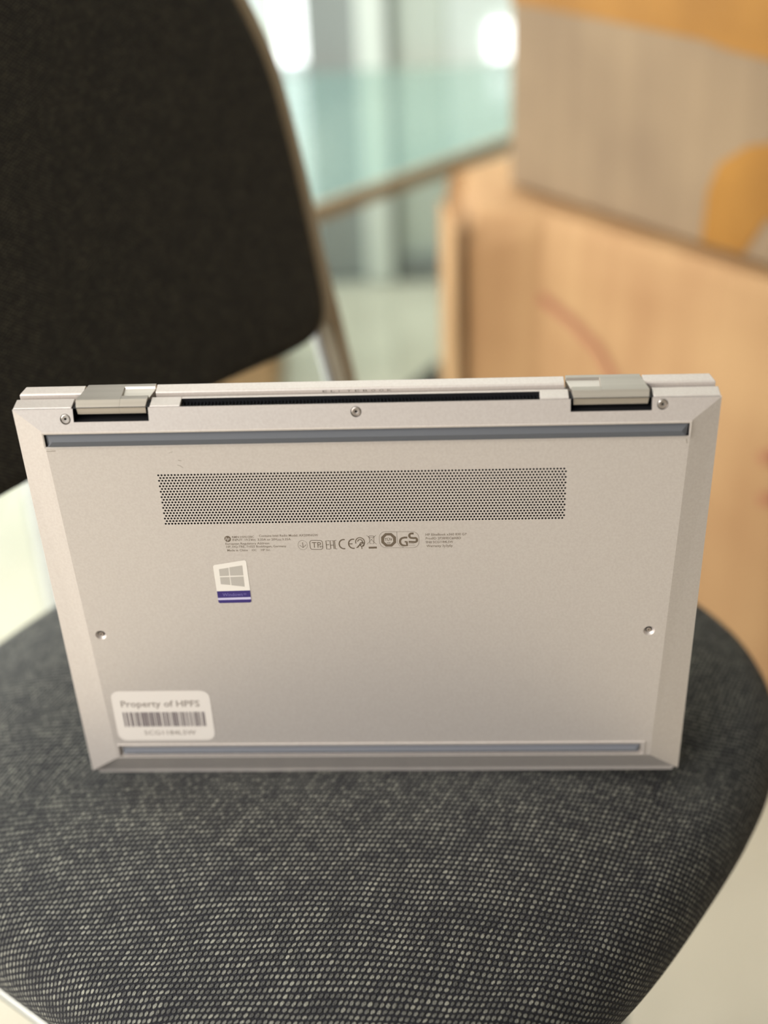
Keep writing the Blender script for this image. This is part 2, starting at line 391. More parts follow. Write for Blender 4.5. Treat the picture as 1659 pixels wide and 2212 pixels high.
# ------------------------------------------------------------------ chair
SC = Vector((-0.0305, 0.611, 0)); DD = Vector((0.612, 0.791, 0)); NN = Vector((0.791, -0.612, 0))
ch = thing('visitor_chair', 'charcoal tweed upholstered chair carrying the silver laptop on its seat', 'chair', Matrix.Translation((SC.x, SC.y, 0)))
SA, SB, SP = 0.236, 0.240, 2.8
def outline(th, k=1.0, a=SA, b=SB):
    c, s = math.cos(th), math.sin(th)
    r = (abs(c / a) ** SP + abs(s / b) ** SP) ** (-1 / SP) * k
    return NN * (c * r) + DD * (s * r)
SEAT_TOP = 0.4565
def seat_mesh():
    bm = bmesh.new(); uvl = bm.loops.layers.uv.new('UVMap')
    seg = 160
    # profile (fraction inward offset in metres from outline, z) with arc length
    prof = [(-0.222, SEAT_TOP)]
    prof = []
    for k in range(0, 26):
        f = k / 25.0
        prof.append(('top', f))
    R = 0.034
    rows = []
    # top: radial fraction 0..1 of (outline - R)
    def ztop(f): return SEAT_TOP - 0.0045 * f ** 2 - 0.012 * f ** 6
    prevs = None
    data = []   # list of (func(th)->Vector, arc increment from previous)
    for k in range(26):
        f = k / 25
        data.append(('t', f))
    steps = 12
    for k in range(1, steps + 1):
        data.append(('r', math.radians(12 + (168) * k / steps) ))
    ring = []; uvs = []
    for kind, v in data:
        vr = []; ur = []
        for i in range(seg):
            th = 2 * math.pi * i / seg
            full = outline(th); L = full.length; dr = full.normalized()
            base = L - R
            if kind == 't':
                p = dr * (base * v); p.z = ztop(v); s = base * v
            else:
                a = v
                # ellipse side: rounded shoulder then belly tucking under
                zc = ztop(1.0) - R * 0.95
                p = dr * (base + R * math.sin(a)); p.z = zc + R * (0.95 if a < math.pi / 2 else 1.0) * math.cos(a)
                s = base + R * (a - math.radians(12)) + 0.008
            vr.append(bm.verts.new(p)); ur.append((dr.x * s, dr.y * s))
        ring.append(vr); uvs.append(ur)
    def face(idx):
        f = bm.faces.new([ring[r][i] for r, i in idx]); f.smooth = True
        for l, (r, i) in zip(f.loops, idx): l[uvl].uv = uvs[r][i]
    bmesh.ops.remove_doubles(bm, verts=[], dist=0)
    for r in range(1, len(ring) - 1):
        for i in range(seg):
            j = (i + 1) % seg
            face([(r, i), (r, j), (r + 1, j), (r + 1, i)])
    # centre fan
    c = bm.verts.new((0, 0, SEAT_TOP))
    for i in range(seg):
        j = (i + 1) % seg
        f = bm.faces.new((c, ring[1][i], ring[1][j])); f.smooth = True
        for l, u in zip(f.loops, ((0, 0), uvs[1][i], uvs[1][j])): l[uvl].uv = u
    for v in ring[0]: bm.verts.remove(v)
    f = bm.faces.new(ring[-1][::-1])
    return bm
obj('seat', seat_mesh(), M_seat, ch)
# seat pan: grey plastic tray under the cushion
bm = bmesh.new(); seg = 96; prev = None; first_r = None
for k, z in ((0.88, 0.392), (0.955, 0.386), (0.975, 0.392), (0.975, 0.404), (0.90, 0.409)):
    r = [bm.verts.new(outline(2 * math.pi * i / seg, k) + Vector((0, 0, z - 0.002))) for i in range(seg)]
    if prev:
        for i in range(seg): bm.faces.new((prev[i], prev[(i + 1) % seg], r[(i + 1) % seg], r[i]))
    else: first_r = r
    prev = r
bm.faces.new(first_r[::-1]); bm.faces.new(prev)
obj('seat_pan', bm, M_pan, ch, smooth=False)
# side rails (chrome tube) and legs
def L(nn, dd, z): v = NN * nn + DD * dd; return (v.x, v.y, z)
for s in (-1, 1):
    dd = s * (0.222 if s < 0 else 0.18)
    bm = bmesh.new(); tube(bm, [L(-0.15, dd * 0.93, 0.378), L(-0.10, dd, 0.378), L(0.10, dd, 0.378), L(0.15, dd * 0.93, 0.378)], 0.0115, 16)
    obj('side_rail', bm, M_chrome, ch, smooth=True)
    for q in (-1, 1):
        bm = bmesh.new(); tube(bm, [L(q * 0.12, s * 0.125, 0.379), L(q * 0.125, s * 0.13, 0.25), L(q * 0.13, s * 0.135, 0.006)], 0.0115, 16)
        lg = obj('leg', bm, M_chrome, ch, smooth=True)
        p = L(q * 0.13, s * 0.135, 0.0); bm = bmesh.new(); tube(bm, [(p[0], p[1], 0.0), (p[0], p[1], 0.012)], 0.014, 16)
        obj('foot_cap', bm, M_blackobj, lg)
# backrest: local frame  d (width), u (up, reclined), n (front)
rec = math.radians(15)
BU = Vector((-NN.x * math.sin(rec), -NN.y * math.sin(rec), math.cos(rec))); BN = DD.cross(BU) * 1.0
if BN.dot(NN) < 0: BN = -BN
BP = Vector((-0.034, 0.856, 0.580)) - Vector((SC.x, SC.y, 0))
def BL(d, u, n=0.0):
    # gentle lumbar curve across the width
    return BP + DD * d + BU * u + BN * n
right_edge = [(0.0015, 0.012), (0.0035, 0.03), (0.006, 0.06), (0.0085, 0.10), (0.0095, 0.14), (0.0085, 0.17), (-0.001, 0.205), (-0.016, 0.24), (-0.036, 0.28), (-0.064, 0.315), (-0.092, 0.342), (-0.14, 0.357), (-0.21, 0.362)]
bottom = [(-0.21, -0.003), (-0.15, -0.004), (-0.093, -0.006), (-0.048, -0.009), (-0.022, -0.009), (-0.010, -0.007), (-0.003, -0.001), (0.0, 0.006)]
half = bottom + right_edge
out = half + [(-0.42 - d, u) for d, u in reversed(half[1:-1])]
# resample outline
def resample(pts, n):
    P = [Vector(p) for p in pts]; seg_ = [(P[(i + 1) % len(P)] - P[i]).length for i in range(len(P))]; T = sum(seg_)
    res = []; i = 0; acc = 0
    for k in range(n):
        t = T * k / n
        while acc + seg_[i] < t: acc += seg_[i]; i += 1
        res.append(P[i].lerp(P[(i + 1) % len(P)], (t - acc) / max(seg_[i], 1e-9)))
    return res
def chaikin(pts):
    r = []
    for i in range(len(pts)):
        a, b = Vector(pts[i]), Vector(pts[(i + 1) % len(pts)]); r += [a.lerp(b, 0.25), a.lerp(b, 0.75)]
    return r
ro = resample(chaikin(chaikin(out)), 200); cen = Vector((-0.21, 0.17))
def pad(ks, th_front, name, m, uvmap=True, offs=0.0, smooth=True):
    bm = bmesh.new(); uvl = bm.loops.layers.uv.new('UVMap'); rings = []; uvs = []
    for inset, n in ks:
        r = []; u_ = []
        for i, p in enumerate(ro):
            a = ro[i - 1]; b = ro[(i + 1) % len(ro)]; t = (b - a).normalized(); inn = Vector((-t.y, t.x))
            if inn.dot(cen - p) < 0: inn = -inn
            if name == 'back_shell' and inset < 0: inset_ = inset * (1 if p.y > 0.06 else max(0.0, abs(inn.x) if p.y > 0.02 else abs(inn.x) ** 2))
            else: inset_ = inset
            if inset < 1: q = p + inn * inset_
            else: q = cen + (p - cen) * (inset - 1)
            bend = -0.9 * (q.x + 0.21) ** 2 * 0.25 * 0
            r.append(bm.verts.new(BL(q.x, q.y, n + offs))); u_.append((q.x, q.y))
        rings.append(r); uvs.append(u_)
    for k in range(len(rings) - 1):
        for i in range(len(ro)):
            j = (i + 1) % len(ro)
            f = bm.faces.new((rings[k][i], rings[k][j], rings[k + 1][j], rings[k + 1][i])); f.smooth = smooth
            for l, (rr, ii) in zip(f.loops, ((k, i), (k, j), (k + 1, j), (k + 1, i))): l[uvl].uv = uvs[rr][ii]
    f = bm.faces.new(rings[0]); 
    for l, u in zip(f.loops, uvs[0]): l[uvl].uv = u
    f = bm.faces.new(rings[-1][::-1])
    return obj(name, bm, m, ch)
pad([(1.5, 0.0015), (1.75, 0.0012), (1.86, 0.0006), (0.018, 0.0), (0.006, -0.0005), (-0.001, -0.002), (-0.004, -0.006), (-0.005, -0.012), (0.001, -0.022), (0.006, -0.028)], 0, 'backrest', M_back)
pad([(0.004, -0.010), (-0.006, -0.007), (-0.014, -0.005), (-0.0175, -0.007), (-0.0185, -0.012), (-0.016, -0.024), (-0.007, -0.036)], 0, 'back_shell', M_shell, smooth=False)['label'] = 'brown-grey plastic back shell'
# upright bars from shell to the seat frame
for s, dd in ((1, 0.0), (-1, -0.42)):
    bm = bmesh.new()
    dmid = 0.018 if s == 1 else -0.438
    pts = [(dmid + 0.002 * s, 0.12), (dmid + 0.004 * s, 0.05), (dmid + 0.004 * s, 0.0), (dmid + 0.002 * s, -0.06), (dmid - 0.002 * s, -0.13), (dmid - 0.010 * s, -0.185)]
    prev = None
    for d, u in pts:
        nf = -0.012 + max(0, -0.06 - u) * 0.35
        r = [bm.verts.new(BL(d + a, u, nf + b)) for a, b in ((-0.0075, 0.0), (0.0065, 0.0), (0.0065, -0.012), (-0.0075, -0.012))]
        if prev:
            for i in range(4): bm.faces.new((prev[i], prev[(i + 1) % 4], r[(i + 1) % 4], r[i]))
        else: bm.faces.new(r[::-1])
        prev = r
    bm.faces.new(prev)
    obj('upright', bm, M_shell, ch, bevel=0.002)
    bm = bmesh.new(); tube(bm, [BL(dmid - 0.0135 * s, u, -0.018 + max(0, -0.06 - u) * 0.35) for u in (0.06, 0.0, -0.06, -0.13, -0.18)], 0.0045, 12)
    obj('upright_tube', bm, M_chrome, ch, smooth=True)['label'] = 'chrome tube beside upright'
# bolt bracket below the backrest
bm = bmesh.new()
pr = None
for u, n in ((0.03, -0.026), (-0.02, -0.026), (-0.10, -0.012), (-0.17, 0.0)):
    r = [bm.verts.new(BL(-0.118 + a, u, n + b)) for a, b in ((-0.014, 0.0), (0.014, 0.0), (0.014, -0.005), (-0.014, -0.005))]
    if pr:
        for i in range(4): bm.faces.new((pr[i], pr[(i + 1) % 4], r[(i + 1) % 4], r[i]))
    else: bm.faces.new(r[::-1])
    pr = r
bm.faces.new(pr)
br = obj('back_bracket', bm, M_blackobj, ch, bevel=0.001)
bm = bmesh.new(); bmesh.ops.create_uvsphere(bm, u_segments=16, v_segments=10, radius=0.0075)
for v in bm.verts: v.co = v.co + BL(-0.115, -0.0165, 0.001)
obj('bolt', bm, M_chrome, br, smooth=True)['label'] = 'shiny chrome bolt head'

# ------------------------------------------------------------------ laptop
LM = Matrix(((0.998353, 0.057316, -0.002318, -0.00686),
             (-0.057363, 0.997529, -0.040566, 0.51667),
             (-0.0000125, 0.040632, 0.999174, 0.45870),
             (0, 0, 0, 1)))
lap = thing('laptop', 'silver convertible laptop standing on its front edge with the underside facing out', 'laptop', LM)
HT = 217.0
def P(x, v, w): return Vector((x / 1000, w / 1000, (HT - v) / 1000))   # mm: across, down from the hinge edge, depth

def fill_with_holes(bm, loops):
    edges = []
    for lp_ in loops:
        vs = [bm.verts.new(p) for p in lp_]
        for i in range(len(vs)): edges.append(bm.edges.new((vs[i], vs[(i + 1) % len(vs)])))
    bmesh.ops.triangle_fill(bm, use_beauty=True, use_dissolve=False, edges=edges)
WI = -2.5
def wbev(v): return WI * v / 10.0
XT, XB, VB = 141.4, 137.0, 202.9
GX0, GX1, GV0, GV1 = -93.6, 89.2, 32.2, 59.5
def circ(x, v, r, wf, n=28): return [P(x + r * math.cos(2 * math.pi * k / n), v + r * math.sin(2 * math.pi * k / n), wf(v + r * math.sin(2 * math.pi * k / n))) for k in range(n)]
low_screws = [(-133.0, 122.6), (131.0, 123.4)]
top_screws = [(-130.4, 4.5), (-2.8, 3.6), (128.7, 2.9)]
bm = bmesh.new()
panel_loop = [P(-XT, 10, WI), P(XT, 10, WI), P(XB, VB, WI), P(-XB, VB, WI)]
F0, F1, FX = 11.0, 17.3, 141.0      # top foot recess
G0, G1 = 194.2, 201.8               # bottom foot recess
def rect(x0, x1, v0, v1, w): return [P(x0, v0, w), P(x1, v0, w), P(x1, v1, w), P(x0, v1, w)]
fill_with_holes(bm, [panel_loop, rect(GX0, GX1, GV0, GV1, WI), rect(-140.9, 140.6, F0, F1, WI), rect(-135.6, 133.4, G0, G1, WI)] + [circ(x, v, 2.7, lambda _: WI) for x, v in low_screws])
# top bevel with two hinge slots and three screw holes
tb_loop = [P(x, v, wbev(v)) for x, v in ((-153.5, 0), (-126.8, 0), (-126.8, 5.9), (-93.5, 5.9), (-93.5, 0), (89.5, 0), (89.5, 5.4), (124.2, 5.4), (124.2, 0), (153.5, 0), (XT, 10), (-XT, 10))]
fill_with_holes(bm, [tb_loop] + [circ(x, v, 2.35, wbev) for x, v in top_screws])
VO, WO = 218.4, 5.4
for pts in ([P(-153.5, 0, 0), P(-XT, 10, WI), P(-XB, VB, WI), P(-152.4, 214.4, 0.3)],
            [P(153.5, 0, 0), P(XT, 10, WI), P(XB, VB, WI), P(152.4, 214.4, 0.3)],
            [P(-151.4, VO, WO), P(-XB, VB, WI), P(XB, VB, WI), P(151.4, VO, WO)],
            [P(-152.4, 214.4, 0.3), P(-XB, VB, WI), P(-151.4, VO, WO)], [P(152.4, 214.4, 0.3), P(XB, VB, WI), P(151.4, VO, WO)],
            [P(-151.4, VO, WO), P(151.4, VO, WO), P(150.5, 220.4, WO), P(-150.5, 220.4, WO)],
            [P(-150.5, 220.4, WO), P(150.5, 220.4, WO), P(149.5, 220.2, 6.6), P(-149.5, 220.2, 6.6)],
            [P(-153.5, 0, 0), P(-152.4, 214.4, 0.3), P(-151.4, VO, WO), P(-150.5, 220.4, WO), P(-149.5, 220.2, 6.6), P(-152.6, 0, 5)],
            [P(153.5, 0, 0), P(152.4, 214.4, 0.3), P(151.4, VO, WO), P(150.5, 220.4, WO), P(149.5, 220.2, 6.6), P(152.6, 0, 5)]):
    vs = [bm.verts.new(p) for p in pts]; bm.faces.new(vs)
bmesh.ops.remove_doubles(bm, verts=bm.verts[:], dist=1e-6)
cover = obj('bottom_cover', bm, M_alu, lap)
cover.modifiers.new('solid', 'SOLIDIFY').thickness = -0.0006
cover.modifiers['solid'].offset = 1

# recess boxes behind openings
def open_box(name, x0, x1, v0, v1, w0, w1, m, parent=lap, slope=False):
    bm = bmesh.new(); r0 = [P(x, v, (wbev(v) + 0.3 if slope else w0)) for x, v in ((x0, v0), (x1, v0), (x1, v1), (x0, v1))]
    r1 = [P(x, v, w1) for x, v in ((x0, v0), (x1, v0), (x1, v1), (x0, v1))]
    a = [bm.verts.new(p) for p in r0]; b = [bm.verts.new(p) for p in r1]
    for i in range(4): bm.faces.new((a[i], a[(i + 1) % 4], b[(i + 1) % 4], b[i]))
    bm.faces.new(b)
    return obj(name, bm, m, parent)
open_box('hinge_recess', -126.8, -93.5, -0.0, 5.9, 0, 7.5, M_black, slope=True)
open_box('hinge_recess', 89.5, 124.2, -0.0, 5.4, 0, 7.5, M_black, slope=True)
open_box('foot_recess', -140.9, 140.6, F0, F1, WI + 0.1, WI + 1.0, M_dark)
open_box('foot_recess', -135.6, 133.4, G0, G1, WI + 0.1, WI + 1.1, M_alu)
# grille: cells with octagonal holes
ncol, nrow = 122, 19
px_, pv = (GX1 - GX0) / (ncol + 0.5), (GV1 - GV0) / nrow
bm = bmesh.new(); RH = 0.50
for r in range(nrow):
    v0 = GV0 + r * pv; off = 0.5 * px_ if r % 2 else 0.0
    # end filler
    fx0, fx1 = (GX0, GX0 + off) if r % 2 else (GX1 - 0.5 * px_, GX1)
    bm.faces.new([bm.verts.new(p) for p in rect(fx0, fx1, v0, v0 + pv, WI)])
    for c in range(ncol):
        x0 = GX0 + off + c * px_; cx_, cv_ = x0 + px_ / 2, v0 + pv / 2
        outer = [(x0, v0), (cx_, v0), (x0 + px_, v0), (x0 + px_, cv_), (x0 + px_, v0 + pv), (cx_, v0 + pv), (x0, v0 + pv), (x0, cv_)]
        inner = [(cx_ + RH * math.cos(a), cv_ + RH * math.sin(a)) for a in [math.radians(-135 + 45 * k) for k in range(8)]]
        O = [bm.verts.new(P(x, v, WI)) for x, v in outer]; I = [bm.verts.new(P(x, v, WI)) for x, v in inner]
        J = [bm.verts.new(P(x, v, WI + 0.7)) for x, v in inner]
        for k in range(8):
            j = (k + 1) % 8
            bm.faces.new((O[k], O[j], I[j], I[k])); bm.faces.new((I[k], I[j], J[j], J[k])).material_index = 1
g = obj('vent_grille', bm, [M_alu, M_black], lap, recalc=False); g['kind'] = 'stuff'
me = g.data; me.flip_normals() if me.polygons[1].normal.y > 0 else None
bm = bmesh.new(); box(bm, GX0 / 1000 - 0.002, GX1 / 1000 + 0.002, (WI + 1.2) / 1000, (WI + 1.6) / 1000, (HT - GV1 - 2) / 1000, (HT - GV0 + 2) / 1000)
obj('grille_mesh', bm, M_black, lap)
# rubber feet
def bar(name, x0, x1, v0, v1, w0, w1, m, ins=1.6, parent=lap):
    bm = bmesh.new()
    a = [bm.verts.new(p) for p in rect(x0, x1, v0, v1, w0)]
    vm = v0 + (v1 - v0) * 0.55
    t = [bm.verts.new(p) for p in (P(x0 + ins * 1.8, vm, w1), P(x1 - ins * 1.8, vm, w1), P(x1 - ins * 0.6, v1 - 0.15, w1 + 0.15), P(x0 + ins * 0.6, v1 - 0.15, w1 + 0.15))]
    bm.faces.new(a); bm.faces.new(t)
    for i in range(4): bm.faces.new((a[i], a[(i + 1) % 4], t[(i + 1) % 4], t[i]))
    return obj(name, bm, m, parent)
bar('rubber_foot', -140.4, 140.1, F0 + 0.35, F1 - 0.3, WI + 0.8, WI - 1.2, M_rubber)['label'] = 'long grey rubber foot near the hinge edge'
bar('rubber_foot', -133.6, 131.6, G0 + 2.2, G1 - 2.0, WI + 0.9, WI - 0.9, M_rubber2)['label'] = 'long blue-grey rubber foot near the front edge'
def frame(name, x0, x1, v0, v1, t, w, m):
    bm = bmesh.new()
    o_ = rect(x0 - t, x1 + t, v0 - t, v1 + t, WI - 0.02); i_ = rect(x0, x1, v0, v1, WI - 0.02)
    om = rect(x0 - t * 0.75, x1 + t * 0.75, v0 - t * 0.75, v1 + t * 0.75, w); im = rect(x0 + 0.02, x1 - 0.02, v0 + 0.02, v1 - 0.02, w + 0.1)
    rs = [[bm.verts.new(p) for p in q] for q in (o_, om, im, i_)]
    for a, b in zip(rs, rs[1:]):
        for k in range(4): bm.faces.new((a[k], a[(k + 1) % 4], b[(k + 1) % 4], b[k]))
    return obj(name, bm, m, lap)
frame('foot_rim', -140.9, 140.6, F0, F1, 0.9, WI - 0.55, M_alu)
frame('foot_rim', -135.0, 133.0, G0 + 0.2, G1 - 0.2, 0.8, WI - 0.5, M_alu)

# screws
def screw(x, v, w, r, ring_r, tilt=0.0, m=None):
    bm = bmesh.new(); n = 32
    prof = [(ring_r, 0.55), (r, 0.55), (r, 0.15), (r * 0.86, 0.0), (r * 0.40, 0.06), (r * 0.30, 0.10), (r * 0.26, 0.8)]
    rings = []
    for rr, dw in prof:
        six = rr < r * 0.35
        ring = []
        for k in range(n):
            a = 2 * math.pi * k / n
            q = rr * (1 + 0.16 * math.cos(6 * a)) if six else rr
            vv = v + q * math.sin(a)
            ring.append(bm.verts.new(P(x + q * math.cos(a), vv, w + dw + tilt * (vv - v))))
        rings.append(ring)
    for i_, (a, b) in enumerate(zip(rings, rings[1:])):
        for k in range(n):
            f = bm.faces.new((a[k], a[(k + 1) % n], b[(k + 1) % n], b[k])); f.material_index = 1 if i_ in (0, 5) else 0
    f = bm.faces.new(rings[-1]); f.material_index = 1
    return obj('screw', bm, [m or M_steel, M_black if m is None else M_dark], lap)
def cup(x, v, r, wf, depth, r2, m):
    bm = bmesh.new(); n = 32; rs = []
    for rr, d in ((r, 0), (r * 0.96, depth * 0.25), (r2 * 1.15, depth * 0.85), (r2, depth)):
        rs.append([bm.verts.new(P(x + rr * math.cos(2 * math.pi * k / n), v + rr * math.sin(2 * math.pi * k / n), wf(v + rr * math.sin(2 * math.pi * k / n)) + d)) for k in range(n)])
    for a, b in zip(rs, rs[1:]):
        for k in range(n): f = bm.faces.new((a[k], a[(k + 1) % n], b[(k + 1) % n], b[k])); f.smooth = True
    bm.faces.new(rs[-1]).smooth = False
    return obj('screw_recess', bm, m, lap)
for x, v in top_screws:
    screw(x, v, wbev(v) + 0.15, 1.95, 2.45, WI / 10)
for x, v in low_screws:
    cup(x, v, 2.75, lambda _: WI, 1.5, 1.5, M_alu); screw(x, v, WI + 0.7, 1.15, 1.5, m=M_screw_dull)

# base chassis: rear face strips, body core
def xprism(bm, prof, x0s, x1s):
    """prism along X; prof = (depth w, height above hinge edge h) in mm; x0s/x1s per point"""
    n = len(prof)
    if not isinstance(x0s, (list, tuple)): x0s = [x0s] * n
    if not isinstance(x1s, (list, tuple)): x1s = [x1s] * n
    a = [bm.verts.new(P(x0s[i], -prof[i][1], prof[i][0])) for i in range(n)]
    b = [bm.verts.new(P(x1s[i], -prof[i][1], prof[i][0])) for i in range(n)]
    bm.faces.new(a[::-1]); bm.faces.new(b)
    for i in range(n): bm.faces.new((a[i], a[(i + 1) % n], b[(i + 1) % n], b[i]))
rear = [(0.75, -0.25), (0.95, 0.28), (7.6, 1.0), (8.8, 0.4), (9.0, -0.6), (9.0, -5), (1.3, -5), (1.1, -0.9)]
bm = bmesh.new()
for x0, x1 in ((-153.3, -127.4), (124.9, 153.3)): xprism(bm, rear, [x0] * 8, [x1] * 8)
VX0, VX1 = -79.6, 76.6
xprism(bm, rear, -92.9, VX0); xprism(bm, rear, VX1, 88.9)
ledge = [(6.5, 0.9), (7.6, 1.0), (8.8, 0.4), (9.0, -0.6), (9.0, -5), (6.5, -5)]
xprism(bm, ledge, VX0, VX1)
bmesh.ops.recalc_face_normals(bm, faces=bm.faces[:])
ob = obj('rear_edge', bm, M_alu, lap, bevel=0.00025)
bm = bmesh.new(); xprism(bm, [(0.7, -1.8), (6.2, -1.8), (6.2, 0.7), (6.45, 0.7), (6.45, -5), (0.9, -5)], VX0, VX1); rv = obj('rear_vent', bm, M_black, lap)
bm = bmesh.new(); nf = 101
for k in range(nf):
    x = VX0 + 0.9 + (VX1 - VX0 - 1.8) * k / (nf - 1)
    for p in (((0.85, -1.8), (5.8, -1.8), (5.8, -0.7), (0.85, -1.1)),):
        xprism(bm, list(p), x - 0.07, x + 0.07)
    xprism(bm, [(5.5, -1.0), (5.8, -1.0), (5.8, -0.7), (5.5, -0.7)], x - 0.70, x + 0.07)
bm_s = bmesh.new()
for a_, b_x in ((-153.0, -127.0), (-93.2, 89.2), (124.5, 153.0)): xprism(bm_s, [(0.12, -0.45), (0.85, -0.12), (0.85, -1.2), (0.5, -1.2)], a_, b_x)
obj('seam', bm_s, M_black, lap)['kind'] = 'stuff'
fo = obj('vent_fin', bm, M_fin, rv); fo['kind'] = 'stuff'
# body core behind the cover (keyboard deck side)
bm = bmesh.new()
a = [bm.verts.new(p) for p in (P(-152, 6.5, 2.2), P(152, 6.5, 2.2), P(149.3, 219.6, 5.9), P(-149.3, 219.6, 5.9))]
b = [bm.verts.new(p) for p in (P(-152.5, 6.5, 9.0), P(152.5, 6.5, 9.0), P(150, 219.2, 8.2), P(-150, 219.2, 8.2))]
bm.faces.new(a); bm.faces.new(b)
for i in range(4): bm.faces.new((a[i], a[(i + 1) % 4], b[(i + 1) % 4], b[i]))
obj('keyboard_deck', bm, M_alu, lap)
bm = bmesh.new(); box(bm, -0.136, 0.136, 0.0088, 0.0093, 0.095, 0.195); kb = obj('keyboard', bm, M_dark, lap)

# hinges
def hinge(x0, x1, bx0, bx1, notch_left, slot):
    top = [(1.0, 0.0), (4.4, 2.0), (16.6, 3.2), (16.6, -2.0), (4.6, -5.4), (1.2, -3.4)]
    def xs(lo, hi): # taper of both ends towards the back
        return [lo, lo, hi, hi, lo, lo]
    nw = 21.5 if True else 0
    bm = bmesh.new()
    if not notch_left:
        c = x1 - 12.4; cb = c + 0.2
        xprism(bm, top, [x0 + 0.9, x0 + 0.3, bx0, bx0, x0 + 1.0, x0 + 1.2], [c, c, cb, cb, c, c])
        lo, hi = c, x1 - 0.4
        xprism(bm, [(1.0, 0.0), (4.4, 2.0), (7.2, 2.25), (8.0, 0.6), (13.8, 1.9), (14.6, 3.0), (16.6, 3.2), (16.6, -2.0), (4.6, -5.4), (1.2, -3.4)],
               [lo] * 10, [hi - 0.5, hi, hi, hi, bx1, bx1, bx1, bx1, hi - 0.4, hi - 0.6])
    else:
        c = x0 + 13.2
        xprism(bm, top, [c] * 6, [x1 - 0.9, x1 - 0.3, bx1, bx1, x1 - 1.0, x1 - 1.2])
        lo = x0 + 0.4
        xprism(bm, [(1.0, 0.0), (4.4, 2.0), (7.2, 2.25), (8.0, 0.6), (13.8, 1.9), (14.6, 3.0), (16.6, 3.2), (16.6, -2.0), (4.6, -5.4), (1.2, -3.4)],
               [lo + 0.5, lo, lo, lo, bx0, bx0, bx0, bx0, lo + 0.4, lo + 0.6], [c] * 10)
    return obj('hinge', bm, M_alu_d, lap, bevel=0.00012)
hinge(-126.4, -93.9, -122.8, -92.3, False, 5.9)['label'] = 'brushed silver hinge on the left'
hinge(89.9, 123.9, 88.4, 120.6, True, 5.4)['label'] = 'brushed silver hinge on the right'

# lid: hinge-side spine pieces and slab standing slightly open behind
spine = [(10.0, -3.5), (10.0, 1.9), (10.6, 2.5), (15.2, 3.4), (16.2, 2.9), (17.4, -2.5), (14.5, -5.0), (11.0, -5.0)]
bm = bmesh.new()
sx = [152.6, 152.6, 152.2, 150.6, 150.4, 151.5, 152.0, 152.4]
xprism(bm, spine, [-x for x in sx], -123.8)
xprism(bm, spine, -91.6, 87.6)
xprism(bm, spine, 121.6, sx)
lid_spine_m = bm
phi = math.radians(11)
lid = None
bm2 = bmesh.new()
Ls = 213.5
def LP(x, s, n):  # point on lid slab: s down along the lid, n outward
    return P(x, 3.5 + s * math.cos(phi) + n * math.sin(phi) * -1, 11.2 + s * math.sin(phi) + n * math.cos(phi))
a = [bm2.verts.new(LP(x, s, 0)) for x, s in ((-152.4, 0), (152.4, 0), (152.4, Ls - 4), (148, Ls), (-148, Ls), (-152.4, Ls - 4))]
b = [bm2.verts.new(LP(x * 0.995, s, 5.6)) for x, s in ((-152.4, 0), (152.4, 0), (152.4, Ls - 4.5), (148, Ls - 0.6), (-148, Ls - 0.6), (-152.4, Ls - 4.5))]
bm2.faces.new(a); bm2.faces.new(b[::-1])
for i in range(6): bm2.faces.new((a[i], a[(i + 1) % 6], b[(i + 1) % 6], b[i]))
lid = obj('lid', bm2, M_alu, lap, bevel=0.0004)
obj('lid_spine', lid_spine_m, M_alu, lid, bevel=0.0002)
bm = bmesh.new(); vs = [bm.verts.new(LP(x, s, -0.15)) for x, s in ((-146, 8), (146, 8), (146, 200), (-146, 200))]; bm.faces.new(vs)
obj('screen', bm, M_screen, lid)

# ------------------------------------------------------------------ printing
def text_geo(bm, s, x0, v, hgt, width=None, w=WI - 0.03, bold=0.0, rotv=0.0, mi=0, align=None, xm=None):
    """append flat lettering: x0 left edge, v baseline (mm), hgt = cap height mm"""
    cu = bpy.data.curves.new('t', 'FONT'); cu.body = s; cu.size = 1.0; cu.offset = bold; cu.resolution_u = 2; cu.fill_mode = 'FRONT'
    o = bpy.data.objects.new('t', cu); me = bpy.data.meshes.new_from_object(o)
    bpy.data.objects.remove(o)
    if not me.vertices: return
    xs = [v_.co.x for v_ in me.vertices]; mn, mxx = min(xs), max(xs)
    k = hgt / 0.69
    kx = (width / (mxx - mn)) if width else k
    vs = [bm.verts.new(P(x0 + (v_.co.x - mn) * kx, v - v_.co.y * k + rotv * (v_.co.x - mn) * kx, w)) for v_ in me.vertices]
    for p in me.polygons:
        try: bm.faces.new([vs[i] for i in p.vertices]).material_index = mi
        except ValueError: pass
    bpy.data.meshes.remove(me); bpy.data.curves.remove(cu)
def poly(bm, pts, w=WI - 0.03, mi=0):
    f = bm.faces.new([bm.verts.new(P(x, v, w)) for x, v in pts]); f.material_index = mi; return f
def stroke(bm, pts, t, closed=False, w=WI - 0.03, mi=0):
    n = len(pts); V = [Vector(p) for p in pts]; L_ = []
    for i in range(n):
        a = V[(i - 1) % n] if (closed or i) else V[i]; b = V[(i + 1) % n] if (closed or i < n - 1) else V[i]
        d = (b - a).normalized(); q = Vector((-d.y, d.x)) * t / 2
        L_.append((bm.verts.new(P(*(V[i] + q), w)), bm.verts.new(P(*(V[i] - q), w))))
    for i in range(n if closed else n - 1):
        j = (i + 1) % n; f = bm.faces.new((L_[i][0], L_[j][0], L_[j][1], L_[i][1])); f.material_index = mi
def arc(cx, cv, r, a0, a1, n=20, ry=None):
    return [(cx + r * math.cos(math.radians(a0 + (a1 - a0) * k / n)), cv + (ry or r) * math.sin(math.radians(a0 + (a1 - a0) * k / n))) for k in range(n + 1)]
